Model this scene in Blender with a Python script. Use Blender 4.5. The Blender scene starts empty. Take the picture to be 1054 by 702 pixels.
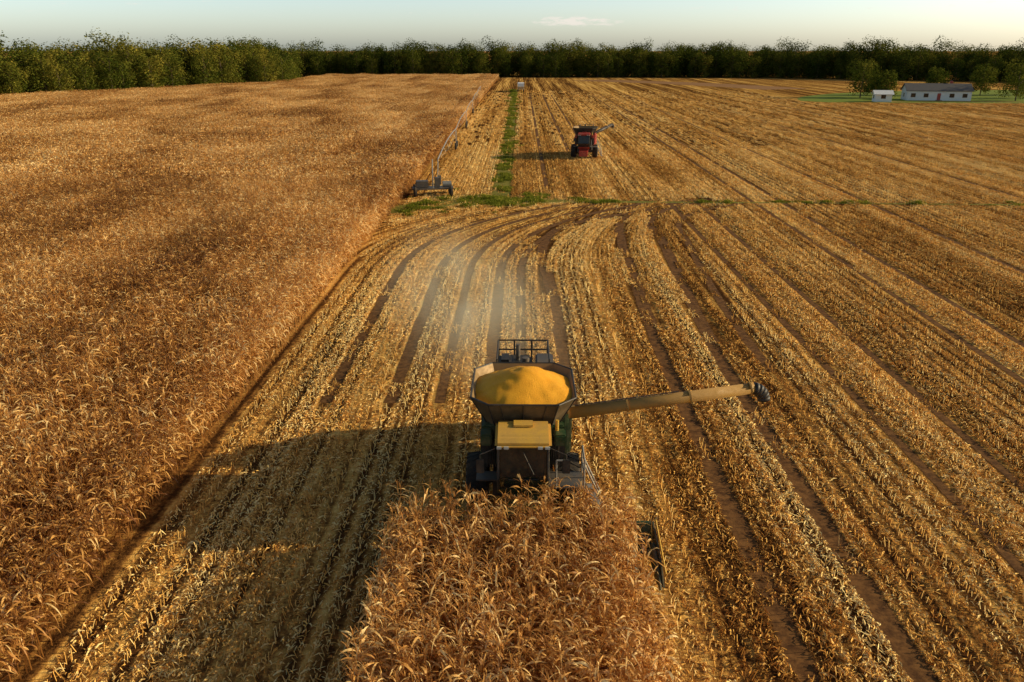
import bpy, bmesh, math, random
from mathutils import Vector, Matrix, noise as mnoise
random.seed(7)
scene = bpy.context.scene
R = random.random
U = random.uniform
rad = math.radians
ROW = 0.762
DUST = True

# ------------------------------------------------------------------ materials
def new_mat(name):
    m = bpy.data.materials.new(name); m.use_nodes = True
    nt = m.node_tree
    for n in list(nt.nodes): nt.nodes.remove(n)
    out = nt.nodes.new('ShaderNodeOutputMaterial')
    return m, nt, out

def N(nt, typ, **kw):
    n = nt.nodes.new(typ)
    for k, v in kw.items():
        setattr(n, k, v)
    return n

def L(nt, a, b): nt.links.new(a, b)

def math_n(nt, op, a, b=None, c=None, clamp=False):
    n = nt.nodes.new('ShaderNodeMath'); n.operation = op; n.use_clamp = clamp
    for i, v in enumerate((a, b, c)):
        if v is None: continue
        if isinstance(v, (int, float)): n.inputs[i].default_value = v
        else: L(nt, v, n.inputs[i])
    return n.outputs[0]

def mixc(nt, fac, a, b, mode='MIX'):
    n = nt.nodes.new('ShaderNodeMix'); n.data_type = 'RGBA'; n.blend_type = mode
    for idx, v in ((0, fac), (6, a), (7, b)):
        if isinstance(v, (int, float)): n.inputs[idx].default_value = v
        elif isinstance(v, tuple): n.inputs[idx].default_value = (*v, 1) if len(v) == 3 else v
        else: L(nt, v, n.inputs[idx])
    return n.outputs[2]

def noise_n(nt, vec, scale, detail=4, rough=0.55):
    n = nt.nodes.new('ShaderNodeTexNoise')
    n.inputs['Scale'].default_value = scale
    n.inputs['Detail'].default_value = detail
    n.inputs['Roughness'].default_value = rough
    if vec is not None: L(nt, vec, n.inputs['Vector'])
    return n.outputs['Fac']

def vmul(nt, v, s):
    n = nt.nodes.new('ShaderNodeVectorMath'); n.operation = 'MULTIPLY'
    L(nt, v, n.inputs[0]); n.inputs[1].default_value = s
    return n.outputs[0]

def smooth(nt, v, lo, hi, a=0.0, b=1.0):
    n = nt.nodes.new('ShaderNodeMapRange'); n.interpolation_type = 'SMOOTHSTEP'
    L(nt, v, n.inputs[0])
    n.inputs[1].default_value = lo; n.inputs[2].default_value = hi
    n.inputs[3].default_value = a; n.inputs[4].default_value = b
    return n.outputs[0]

def paint(name, col, rough=0.45, metal=0.0, dust=0.35, dustcol=(0.30, 0.20, 0.10)):
    m, nt, out = new_mat(name)
    p = N(nt, 'ShaderNodeBsdfPrincipled')
    tc = N(nt, 'ShaderNodeTexCoord')
    n1 = noise_n(nt, tc.outputs['Object'], 1.7, 5, 0.65)
    n2 = noise_n(nt, tc.outputs['Object'], 14, 3, 0.6)
    f = math_n(nt, 'MULTIPLY', smooth(nt, n1, 0.35, 0.75), dust)
    f = math_n(nt, 'ADD', f, math_n(nt, 'MULTIPLY', smooth(nt, n2, 0.45, 0.8), dust * 0.6), clamp=True)
    L(nt, mixc(nt, f, col, dustcol), p.inputs['Base Color'])
    L(nt, math_n(nt, 'ADD', math_n(nt, 'MULTIPLY', f, 0.5), rough, clamp=True), p.inputs['Roughness'])
    p.inputs['Metallic'].default_value = metal
    L(nt, p.outputs[0], out.inputs[0])
    return m

def leafy(name, ramp, transl=0.35, glossy=False):
    """cheap foliage shader: per-vertex tint + per-instance shift (pf) -> ramp"""
    m, nt, out = new_mat(name)
    at = N(nt, 'ShaderNodeAttribute', attribute_name='tint')
    ai = N(nt, 'ShaderNodeAttribute', attribute_name='pf'); ai.attribute_type = 'INSTANCER'
    f = math_n(nt, 'ADD', at.outputs['Fac'], ai.outputs['Fac'])
    cr = N(nt, 'ShaderNodeValToRGB')
    el = cr.color_ramp.elements
    while len(el) < len(ramp): el.new(0.5)
    for e, (pos, c) in zip(el, ramp):
        e.position = pos; e.color = (*c, 1)
    L(nt, f, cr.inputs[0])
    if glossy:
        p = N(nt, 'ShaderNodeBsdfPrincipled'); p.inputs['Roughness'].default_value = .5
        p.inputs['Specular IOR Level'].default_value = .25
        L(nt, cr.outputs[0], p.inputs['Base Color'])
    else:
        p = N(nt, 'ShaderNodeBsdfDiffuse'); L(nt, cr.outputs[0], p.inputs['Color'])
    if transl <= 0:
        L(nt, p.outputs[0], out.inputs[0]); return m
    t = N(nt, 'ShaderNodeBsdfTranslucent')
    L(nt, cr.outputs[0], t.inputs['Color'])
    mx = N(nt, 'ShaderNodeMixShader'); mx.inputs[0].default_value = transl
    L(nt, p.outputs[0], mx.inputs[1]); L(nt, t.outputs[0], mx.inputs[2])
    L(nt, mx.outputs[0], out.inputs[0])
    return m

M_CORN = leafy('corn_dry_leaf', [(0.0, (0.17, 0.062, 0.015)), (0.33, (0.50, 0.225, 0.052)),
                                 (0.66, (0.80, 0.44, 0.120)), (1.0, (0.94, 0.69, 0.31))], 0.32, True)
M_RES = leafy('corn_residue', [(0.0, (0.14, 0.055, 0.014)), (0.33, (0.54, 0.255, 0.056)),
                               (0.66, (0.93, 0.54, 0.140)), (1.0, (0.97, 0.73, 0.31))], 0.0)
M_TREE = leafy('tree_foliage', [(0.0, (0.022, 0.036, 0.006)), (0.4, (0.068, 0.086, 0.012)),
                                (0.75, (0.17, 0.16, 0.023)), (1.0, (0.34, 0.26, 0.04))], 0.30)
M_GRASS = leafy('green_grass', [(0.0, (0.06, 0.08, 0.010)), (0.5, (0.19, 0.215, 0.022)),
                                (1.0, (0.44, 0.37, 0.06))], 0.3)
M_BARK = paint('bark', (0.09, 0.06, 0.04), 0.9, 0, 0.3)

def warp(x, y):
    """rows swing round on the headland where the machine turned"""
    if y < 56 or y > 87: return 0.0
    f = max(0.0, min(1.0, 1 - x / 15.0))
    return 15.0 * ((y - 56) / 30.0) ** 2.4 * f

def ground_mat():
    m, nt, out = new_mat('harvested_field_soil')
    g = N(nt, 'ShaderNodeNewGeometry')
    sp = N(nt, 'ShaderNodeSeparateXYZ'); L(nt, g.outputs['Position'], sp.inputs[0])
    x, y = sp.outputs[0], sp.outputs[1]
    yy = math_n(nt, 'DIVIDE', math_n(nt, 'SUBTRACT', y, 56.0), 30.0)
    yy = math_n(nt, 'MULTIPLY', math_n(nt, 'MAXIMUM', yy, 0.0), math_n(nt, 'LESS_THAN', y, 87.0))
    wv = math_n(nt, 'MULTIPLY', math_n(nt, 'POWER', yy, 2.4), 15.0)
    wv = math_n(nt, 'MULTIPLY', wv, math_n(nt, 'SUBTRACT', 1.0, math_n(nt, 'DIVIDE', x, 15.0), clamp=True))
    xw = math_n(nt, 'SUBTRACT', x, wv)
    def comb(sx, sy, xx=None):
        c = N(nt, 'ShaderNodeCombineXYZ')
        L(nt, math_n(nt, 'MULTIPLY', xx or x, sx), c.inputs[0]); L(nt, math_n(nt, 'MULTIPLY', y, sy), c.inputs[1])
        return c.outputs[0]
    streak = noise_n(nt, comb(1.6, 0.03, xw), 1.0, 2, 0.6)
    band = noise_n(nt, comb(0.32, 0.004, xw), 1.0, 2, 0.6)
    fine = noise_n(nt, comb(5, 5), 1.0, 4, 0.75)
    mid = noise_n(nt, comb(1.6, 0.9), 1.0, 2, 0.65)
    ph = math_n(nt, 'MULTIPLY', xw, 2 * math.pi / ROW)
    ph = math_n(nt, 'ADD', ph, math_n(nt, 'MULTIPLY', math_n(nt, 'SUBTRACT', mid, 0.5), 2.0))
    row = math_n(nt, 'MULTIPLY_ADD', math_n(nt, 'COSINE', ph), 0.5, 0.5)
    f = math_n(nt, 'MULTIPLY', row, -0.38)
    f = math_n(nt, 'ADD', f, 0.20)
    for n, k in ((streak, 1.6), (band, 1.9), (fine, 1.3), (mid, 0.8)):
        f = math_n(nt, 'ADD', f, math_n(nt, 'MULTIPLY', math_n(nt, 'SUBTRACT', n, 0.5), k))
    f = math_n(nt, 'ADD', f, 0.35)
    cr = N(nt, 'ShaderNodeValToRGB'); L(nt, f, cr.inputs[0])
    el = cr.color_ramp.elements; el.new(0.4); el.new(0.7)
    for e, (pos, c) in zip(el, [(0.05, (0.075, 0.032, 0.011)), (0.35, (0.26, 0.118, 0.030)),
                                (0.65, (0.64, 0.34, 0.080)), (0.95, (0.85, 0.54, 0.16))]):
        e.position = pos; e.color = (*c, 1)
    p = N(nt, 'ShaderNodeBsdfDiffuse')
    L(nt, cr.outputs[0], p.inputs['Color'])
    bn = noise_n(nt, comb(4, 4), 1.0, 3, 0.75)
    ph2 = math_n(nt, 'MULTIPLY', xw, 2 * math.pi / ROW)
    h = math_n(nt, 'ADD', math_n(nt, 'MULTIPLY', math_n(nt, 'COSINE', ph2), 0.022), math_n(nt, 'MULTIPLY', bn, 0.11))
    b = N(nt, 'ShaderNodeBump'); b.inputs['Strength'].default_value = 0.7; b.inputs['Distance'].default_value = 1.0
    L(nt, h, b.inputs['Height']); L(nt, b.outputs[0], p.inputs['Normal'])
    L(nt, p.outputs[0], out.inputs[0])
    return m

def patchy(name, c1, c2, cover=0.5, scale=0.8, sharp=0.12, stretch=(1, 1)):
    m, nt, out = new_mat(name)
    g = N(nt, 'ShaderNodeNewGeometry')
    n1 = noise_n(nt, vmul(nt, g.outputs['Position'], (stretch[0], stretch[1], 1)), scale, 4, 0.65)
    n2 = noise_n(nt, g.outputs['Position'], 3.0, 3, 0.7)
    at = N(nt, 'ShaderNodeAttribute', attribute_name='edge')
    v = math_n(nt, 'ADD', n1, math_n(nt, 'MULTIPLY', math_n(nt, 'SUBTRACT', at.outputs['Fac'], 0.5), 0.7))
    a = smooth(nt, v, 1 - cover - sharp, 1 - cover + sharp)
    p = N(nt, 'ShaderNodeBsdfPrincipled'); p.inputs['Roughness'].default_value = 0.95
    p.inputs['Specular IOR Level'].default_value = 0.1
    L(nt, mixc(nt, smooth(nt, n2, 0.3, 0.7), c1, c2), p.inputs['Base Color'])
    L(nt, a, p.inputs['Alpha'])
    L(nt, p.outputs[0], out.inputs[0])
    return m

# ------------------------------------------------------------------ helpers
def link(ob, parent=None):
    scene.collection.objects.link(ob)
    if parent is not None: ob.parent = parent
    return ob

def empty(name, loc=(0, 0, 0), rz=0):
    e = bpy.data.objects.new(name, None); e.empty_display_size = 0.5
    e.location = loc; e.rotation_euler = (0, 0, rz)
    return link(e)

def mesh_obj(name, verts, faces, mat, parent=None, tint=None, smooth_sh=False, do_link=True):
    me = bpy.data.meshes.new(name)
    me.from_pydata(verts, [], faces); me.update()
    me.materials.append(mat)
    if tint is not None:
        a = me.attributes.new('tint', 'FLOAT', 'POINT'); a.data.foreach_set('value', tint)
    if smooth_sh: me.shade_smooth()
    ob = bpy.data.objects.new(name, me)
    if do_link: link(ob, parent)
    return ob

def bm_obj(name, bm, mat, parent, smooth_sh=False):
    bmesh.ops.recalc_face_normals(bm, faces=bm.faces)
    me = bpy.data.meshes.new(name); bm.to_mesh(me); bm.free()
    me.materials.append(mat)
    if smooth_sh: me.shade_smooth()
    ob = bpy.data.objects.new(name, me); link(ob, parent)
    return ob

def box(name, parent, mat, x0, x1, y0, y1, z0, z1, bev=0.02):
    bm = bmesh.new()
    bmesh.ops.create_cube(bm, size=1)
    for v in bm.verts:
        v.co = Vector(((x0 + x1) / 2 + v.co.x * (x1 - x0), (y0 + y1) / 2 + v.co.y * (y1 - y0), (z0 + z1) / 2 + v.co.z * (z1 - z0)))
    if bev: bmesh.ops.bevel(bm, geom=bm.edges[:], offset=bev, segments=2, affect='EDGES')
    return bm_obj(name, bm, mat, parent)

def prism(name, parent, mat, x0, x1, prof, bev=0.03):
    bm = bmesh.new()
    n = len(prof)
    a = [bm.verts.new((x0, y, z)) for y, z in prof]
    b = [bm.verts.new((x1, y, z)) for y, z in prof]
    bm.faces.new(a); bm.faces.new(b[::-1])
    for i in range(n):
        bm.faces.new((a[i], b[i], b[(i + 1) % n], a[(i + 1) % n]))
    if bev: bmesh.ops.bevel(bm, geom=bm.edges[:], offset=bev, segments=2, affect='EDGES')
    return bm_obj(name, bm, mat, parent)

def add_tube(bm, p0, p1, r0, r1=None, seg=10, caps=True):
    r1 = r0 if r1 is None else r1
    p0, p1 = Vector(p0), Vector(p1)
    d = (p1 - p0); q = d.to_track_quat('Z', 'Y')
    ra, rb = [], []
    for i in range(seg):
        a = 2 * math.pi * i / seg
        o = q @ Vector((math.cos(a), math.sin(a), 0))
        ra.append(bm.verts.new(p0 + o * r0)); rb.append(bm.verts.new(p1 + o * r1))
    for i in range(seg):
        bm.faces.new((ra[i], ra[(i + 1) % seg], rb[(i + 1) % seg], rb[i]))
    if caps: bm.faces.new(ra[::-1]); bm.faces.new(rb)

def tubes(name, parent, mat, segs, r, seg=8):
    bm = bmesh.new()
    for s in segs:
        rr = s[2] if len(s) > 2 else r
        add_tube(bm, s[0], s[1], rr, rr, seg)
    return bm_obj(name, bm, mat, parent)

def lathe(bm, center, prof, seg=32):
    rings = []
    for dx, r in prof:
        rings.append([bm.verts.new((center[0] + dx, center[1] + r * math.cos(2 * math.pi * i / seg), center[2] + r * math.sin(2 * math.pi * i / seg))) for i in range(seg)])
    for a, b in zip(rings, rings[1:]):
        for i in range(seg):
            bm.faces.new((a[i], a[(i + 1) % seg], b[(i + 1) % seg], b[i]))

def wheel(name, parent, M_T, M_R, cx, cy, r, w, lugs=22):
    bm = bmesh.new(); h = w / 2
    lathe(bm, (cx, cy, r), [(-h * .7, r * .55), (-h * .95, r * .62), (-h, r * .8), (-h * .85, r * .93), (-h * .5, r * .96), (0, r * .965), (h * .5, r * .96), (h * .85, r * .93), (h, r * .8), (h * .95, r * .62), (h * .7, r * .55)])
    for i in range(lugs):
        for sgn in (-1, 1):
            a0 = 2 * math.pi * (i + (0.5 if sgn > 0 else 0)) / lugs
            vs = []
            for (u, da, rr) in ((0.02, 0.0, 1.0), (0.02, 0.09, 1.0), (0.98, 0.20, 0.95), (0.98, 0.30, 0.95), (0.02, 0.0, .93), (0.02, 0.09, .93), (0.98, 0.20, .88), (0.98, 0.30, .88)):
                a = a0 + da
                vs.append(bm.verts.new((cx + sgn * u * h, cy + r * rr * math.cos(a), r + r * rr * math.sin(a))))
            for f in ((0, 1, 3, 2), (0, 2, 6, 4), (1, 5, 7, 3), (2, 3, 7, 6), (0, 4, 5, 1)):
                bm.faces.new([vs[k] for k in f])
    bm_obj(name + '_tire', bm, M_T, parent)
    bm = bmesh.new()
    lathe(bm, (cx, cy, r), [(-h * .72, r * .56), (-h * .55, r * .5), (-h * .2, r * .3), (-h * .3, r * .12), (-h * .5, r * .1), (-h * .5, 0.001)], 24)
    lathe(bm, (cx, cy, r), [(h * .72, r * .56), (h * .55, r * .5), (h * .2, r * .3), (h * .3, r * .12), (h * .5, r * .1), (h * .5, 0.001)], 24)
    bm_obj(name + '_rim', bm, M_R, parent, True)

# ------------------------------------------------------------------ instancer
def instancer(name, pts, coll):
    """pts: x,y,z, rx,ry,rz, sx,sy,sz, idx, pf"""
    me = bpy.data.meshes.new(name)
    me.from_pydata([p[:3] for p in pts], [], []); me.update()
    a = me.attributes.new('rot', 'FLOAT_VECTOR', 'POINT'); a.data.foreach_set('vector', [c for p in pts for c in p[3:6]])
    a = me.attributes.new('scl', 'FLOAT_VECTOR', 'POINT'); a.data.foreach_set('vector', [c for p in pts for c in p[6:9]])
    a = me.attributes.new('idx', 'INT', 'POINT'); a.data.foreach_set('value', [p[9] for p in pts])
    a = me.attributes.new('pf', 'FLOAT', 'POINT'); a.data.foreach_set('value', [p[10] for p in pts])
    ob = bpy.data.objects.new(name, me); link(ob)
    ng = bpy.data.node_groups.new(name + '_scatter', 'GeometryNodeTree')
    ng.interface.new_socket('Geometry', in_out='INPUT', socket_type='NodeSocketGeometry')
    ng.interface.new_socket('Geometry', in_out='OUTPUT', socket_type='NodeSocketGeometry')
    gi = ng.nodes.new('NodeGroupInput'); go = ng.nodes.new('NodeGroupOutput')
    ci = ng.nodes.new('GeometryNodeCollectionInfo'); ci.inputs[0].default_value = coll
    ci.inputs['Separate Children'].default_value = True; ci.inputs['Reset Children'].default_value = True
    ip = ng.nodes.new('GeometryNodeInstanceOnPoints')
    ip.inputs['Pick Instance'].default_value = True
    def attr(nm, t):
        n = ng.nodes.new('GeometryNodeInputNamedAttribute'); n.data_type = t; n.inputs[0].default_value = nm
        return n.outputs[0]
    ng.links.new(gi.outputs[0], ip.inputs['Points'])
    ng.links.new(ci.outputs[0], ip.inputs['Instance'])
    ng.links.new(attr('idx', 'INT'), ip.inputs['Instance Index'])
    e2r = ng.nodes.new('FunctionNodeEulerToRotation')
    ng.links.new(attr('rot', 'FLOAT_VECTOR'), e2r.inputs[0])
    ng.links.new(e2r.outputs[0], ip.inputs['Rotation'])
    ng.links.new(attr('scl', 'FLOAT_VECTOR'), ip.inputs['Scale'])
    ng.links.new(ip.outputs[0], go.inputs[0])
    md = ob.modifiers.new('scatter', 'NODES'); md.node_group = ng
    return ob

def make_coll(name, obs):
    c = bpy.data.collections.new(name)
    for o in obs: c.objects.link(o)
    return c

# ------------------------------------------------------------------ corn
def corn_plant(V, F, T, px, py, h, nleaf, seg, wmul=1.0, lmul=1.0):
    t0 = U(0.25, 0.6); pt = random.gauss(0, .10)
    lx, ly = U(-.10, .16), U(-.14, .12)
    def stalk(z): k = z / h; return Vector((px + lx * k * k * 1.5, py + ly * k * k * 1.5, z))
    zs = [0, h * .5, h * .85]
    base = len(V)
    for k, z in enumerate(zs):
        c = stalk(z); r = (.016, .012, .006)[k] * wmul
        for i in range(3):
            a = 2.09 * i; V.append((c.x + r * math.cos(a), c.y + r * math.sin(a), c.z)); T.append(t0 * .8)
    for k in range(2):
        for i in range(3):
            F.append((base + k * 3 + i, base + k * 3 + (i + 1) % 3, base + k * 3 + 3 + (i + 1) % 3, base + k * 3 + 3 + i))
    az0 = U(0, 6.28)
    wind = U(.1, .7)
    for j in range(nleaf):
        k = (j + .5) / nleaf
        z = h * (.20 + .66 * k) + U(-.06, .06)
        az = az0 + math.pi * j + U(-.6, .6)
        az += wind * math.sin(rad(-20) - az)
        Ln = U(.45, .95) * lmul * (1 - .35 * abs(k - .45))
        e0 = rad(U(40, 82)); e1 = rad(U(-100, -35))
        q_ = R()
        if q_ < .22: e0 = rad(U(-20, 30)); e1 = rad(-92)
        elif q_ < .32: e0 = rad(U(60, 85)); e1 = rad(U(0, 40)); Ln *= .7
        w = U(.018, .036) * wmul
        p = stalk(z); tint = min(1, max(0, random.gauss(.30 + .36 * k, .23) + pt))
        tw = U(-1.5, 1.5); base = len(V)
        for s in range(seg + 1):
            u = s / seg
            e = e0 + (e1 - e0) * (u ** .9)
            wid = w * (.55 + 1.6 * u) if u < .3 else w * (1.05 - .95 * ((u - .3) / .7) ** 1.6)
            a = az + tw * u * .5 + U(-.12, .12)
            side = Vector((-math.sin(a), math.cos(a), 0)) * math.cos(tw * u * 1.6) + Vector((0, 0, 1)) * math.sin(tw * u * 1.6)
            q1 = p + side * wid; q2 = p - side * wid
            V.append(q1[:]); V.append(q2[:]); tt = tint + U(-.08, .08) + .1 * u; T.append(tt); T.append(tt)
            d = Vector((math.cos(a) * math.cos(e), math.sin(a) * math.cos(e), math.sin(e)))
            p = p + d * (Ln / seg)
        for s in range(seg):
            F.append((base + 2 * s, base + 2 * s + 1, base + 2 * s + 3, base + 2 * s + 2))
    top = stalk(h * .85)
    for j in range(5 if seg > 3 else 3):
        a = U(0, 6.28); e = rad(U(35, 88) if j else 88); ln = U(.2, .36)
        d = Vector((math.cos(a) * math.cos(e), math.sin(a) * math.cos(e), math.sin(e)))
        m = top + d * ln * .6; q = top + d * ln + Vector((math.cos(a), math.sin(a), 0)) * .05 - Vector((0, 0, .03))
        s = Vector((-math.sin(a), math.cos(a), 0)) * .008 * wmul * 1.3
        b = len(V); tt = U(.15, .5)
        for c in (top + s, top - s, m - s, m + s, q - s * .5, q + s * .5): V.append(c[:]); T.append(tt)
        F.append((b, b + 1, b + 2, b + 3)); F.append((b + 3, b + 2, b + 4, b + 5))
    if seg > 3 and R() < .9:
        a = U(0, 6.28); z = h * U(.38, .5); c = stalk(z); o = Vector((math.cos(a), math.sin(a), 0))
        e = rad(U(-75, -20)); d = o * math.cos(e) + Vector((0, 0, math.sin(e)))
        s1 = o.cross(Vector((0, 0, 1))); s2 = d.cross(s1); tt = U(.75, 1.0)
        b = len(V)
        for (u, r) in ((0.02, .015), (.10, .032), (.2, .03), (.29, .008)):
            for i in range(5):
                an = 1.2566 * i; V.append((c + d * u + (s1 * math.cos(an) + s2 * math.sin(an)) * r)[:]); T.append(tt)
        for k in range(3):
            for i in range(5): F.append((b + k * 5 + i, b + k * 5 + (i + 1) % 5, b + k * 5 + 5 + (i + 1) % 5, b + k * 5 + 5 + i))

def corn_block(name, rows, length, per_m, n, nleaf, seg, wm, lm, jx=.1, h0=2.1, h1=2.75):
    out = []
    for v in range(n):
        V, F, T = [], [], []
        cnt = int(length * per_m)
        for r in range(rows):
            for i in range(cnt):
                corn_plant(V, F, T, (r - (rows - 1) / 2) * ROW + U(-jx, jx), (i - cnt / 2 + .5) * (length / cnt) + U(-.08, .08), U(h0, h1), nleaf, seg, wm, lm)
        out.append(mesh_obj('%s_%02d' % (name, v), V, F, M_CORN, tint=T, do_link=False))
    return make_coll(name, out)
C_NEAR = corn_block('corn_plants_near', 4, 3.0, 5.8, 8, 12, 5, 1.05, 1.0, .16)
C_STRIP = corn_block('corn_plants_strip', 5, 3.7, 8.5, 6, 15, 6, .95, .92, .34, 2.0, 2.75)
C_FAR = corn_block('corn_plants_far', 6, 4.5, 2.6, 5, 7, 3, 2.2, 1.25, .2)

EDGE = -12.95
def tree_limit_y(x):
    if x < -165: return 262 + (x + 165) * 1.1
    if x < -107: return 374 + (x + 107) * 1.93
    return 478
def cpf(x, y): return .5 * mnoise.noise(Vector((x * .09, y * .03, 2))) + .3 * mnoise.noise(Vector((x * .3, y * .2, 7))) + U(-.10, .10) - .02
pts = []
y = 1.5
while y < 90:
    x = EDGE - 2 * ROW
    while x > -0.80 * y - 32:
        hz = 1 + .22 * mnoise.noise(Vector((x * .16, y * .10, 0))) + U(-.07, .07)
        pts.append((x + U(-.14, .14), y, 0, 0, 0, U(-.04, .04), U(.97, 1.06), U(.97, 1.08), hz, random.randint(0, 7), cpf(x, y)))
        x -= 4 * ROW
    y += 3.0
instancer('corn_field', pts, C_NEAR)
pts = []
y = 92.2
while y < 480:
    x = EDGE - 3 * ROW
    while x > -0.72 * y - 30:
        if y < tree_limit_y(x) - 4:
            hz = 1 + .20 * mnoise.noise(Vector((x * .12, y * .05, 0))) + U(-.06, .06)
            pts.append((x + U(-.1, .1), y, 0, 0, 0, U(-.03, .03), U(.97, 1.04), U(.97, 1.04), hz, random.randint(0, 4), cpf(x, y) + .03))
        x -= 6 * ROW
    y += 4.5
instancer('corn_field', pts, C_FAR)
pts = []
for k in range(2):
    x = -4.15 + 2.5 * ROW + k * 5.1 * ROW
    y = -1.0
    j = 0
    while y < 21.0:
        pts.append((x + U(-.05, .05), y + .3 * k, 0, 0, 0, U(-.03, .03), U(.98, 1.03), U(1.0, 1.06), U(1.0, 1.1), (j * 2 + k * 3) % 6, U(-.08, .06)))
        y += 3.6; j += 1
instancer('corn_strip', pts, C_STRIP)

# ------------------------------------------------------------------ ground
ground = mesh_obj('ground', [(-4000, -600, 0), (4000, -600, 0), (4000, 6000, 0), (-4000, 6000, 0)], [(0, 1, 2, 3)], ground_mat())

def ribbon(name, path, width, mat, z=0.004, n=10, parent=None):
    P = [Vector((p[0], p[1], p[2] if len(p) > 2 else width)) for p in path]
    S = []
    for i in range(len(P) - 1):
        p0 = P[max(i - 1, 0)]; p1 = P[i]; p2 = P[i + 1]; p3 = P[min(i + 2, len(P) - 1)]
        for k in range(n):
            t = k / n
            S.append(.5 * ((2 * p1) + (p2 - p0) * t + (2 * p0 - 5 * p1 + 4 * p2 - p3) * t * t + (3 * p1 - p0 - 3 * p2 + p3) * t ** 3))
    S.append(P[-1])
    V, F, E = [], [], []
    for i, p in enumerate(S):
        d = (S[min(i + 1, len(S) - 1)] - S[max(i - 1, 0)]); d = Vector((d.x, d.y)); d.normalize()
        nrm = Vector((-d.y, d.x))
        for k, e in ((-1, 0), (-.5, .8), (.5, .8), (1, 0)):
            V.append((p.x + nrm.x * k * p.z * .5, p.y + nrm.y * k * p.z * .5, z)); E.append(e)
    for i in range(len(S) - 1):
        for k in range(3):
            a = i * 4 + k; F.append((a, a + 1, a + 5, a + 4))
    ob = mesh_obj(name, V, F, mat, parent)
    a = ob.data.attributes.new('edge', 'FLOAT', 'POINT'); a.data.foreach_set('value', E)
    return [(p.x, p.y, p.z) for p in S]

M_TRACK = patchy('compacted_soil', (0.080, 0.034, 0.012), (0.22, 0.10, 0.030), 0.66, 1.2, 0.18, (1, .3))
M_GGND = patchy('grassy_soil', (0.11, 0.115, 0.016), (0.28, 0.22, 0.036), 0.60, 0.6, 0.2)
M_LAWN = patchy('lawn', (0.12, 0.17, 0.016), (0.22, 0.25, 0.028), 1.2, 0.6, 0.1)
M_DIRT = patchy('bare_dirt', (0.22, 0.10, 0.036), (0.36, 0.19, 0.07), 0.85, 0.2, 0.15)

tracks = []; zt_ = [.004]
def trk(path, w=.5):
    zt_[0] += .00015
    tracks.append(ribbon('tire_track', path, w, M_TRACK, z=zt_[0]))
def wpath(x0, y0=3, y1=86):
    P = []; y = y1
    while y > 56: P.append((x0 + warp(x0, y), y)); y -= 4
    P += [(x0, 50), (x0, y0)]
    return P
r_ = lambda k: k * ROW
trk([(14, 82), (8.0, 78), (3.4, 72.5), (1.9, 66), (1.75, 60), (2.2, 50), (r_(3), 33.5)], 1.0)
trk([(19, 88), (12.6, 82), (9.6, 76), (8.7, 68), (8.4, 60), (7.9, 48), (r_(10), 36), (r_(10), 20), (r_(10), 3)], 1.0)
trk([(20.5, 88), (14.9, 82), (12.4, 76), (12.2, 68), (11.4, 54), (10.8, 42), (r_(14), 30), (r_(14), 3)], 1.0)
trk([(24, 86), (18, 81), (15.0, 75), (14.4, 68), (13.6, 58), (r_(17), 46), (r_(17), 38)], .7)
for k_, w_ in ((-12, .8), (-8, .75), (-5, .6), (-2, .9), (0, .6)): trk(wpath(r_(k_), 34), w_)
trk([(r_(21), 88), (r_(21), 60), (r_(21), 3)]); trk([(r_(25), 88), (r_(25), 60), (r_(25), 3)])
trk([(r_(33), 300), (r_(33), 3)]); trk([(r_(37), 300), (r_(37), 3)])
trk([(r_(49), 340), (r_(49), 3)], .6); trk([(r_(73), 340), (r_(73), 3)], .6); trk([(r_(99), 340), (r_(99), 3)], .6)
trk([(r_(10), 130), (r_(10), 300)], .6); trk([(r_(14), 130), (r_(14), 300)], .6); trk([(r_(4), 95), (r_(4), 300)], .6)

greens = []
greens.append(ribbon('grass_verge', [(-2.4, 84, 3.4), (-2.3, 110, 2.4), (-2.3, 160, 2.4), (-2.6, 250, 2.6), (-3, 340, 3)], 3, M_GGND, z=.010))
greens.append(ribbon('grass_verge', [(-13, 80, 4), (-8, 86, 9), (-2, 87.5, 9), (3, 87, 4.5), (10, 86.5, 1.8), (30, 86, .9), (60, 85, .9), (110, 84, .8)], 3, M_GGND, z=.014))
ribbon('bare_strip', [(35, 445), (80, 400), (110, 345)], 26, M_DIRT, z=.008)
ribbon('lawn', [(92, 262, 10), (112, 276, 44), (150, 290, 74), (220, 300, 84), (420, 310, 90)], 60, M_LAWN, z=.018)
mesh_obj('driveway', [(108, 262, .024), (175, 258, .024), (175, 261, .024), (108, 265, .024)], [(0, 1, 2, 3)], M_DIRT)

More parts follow.
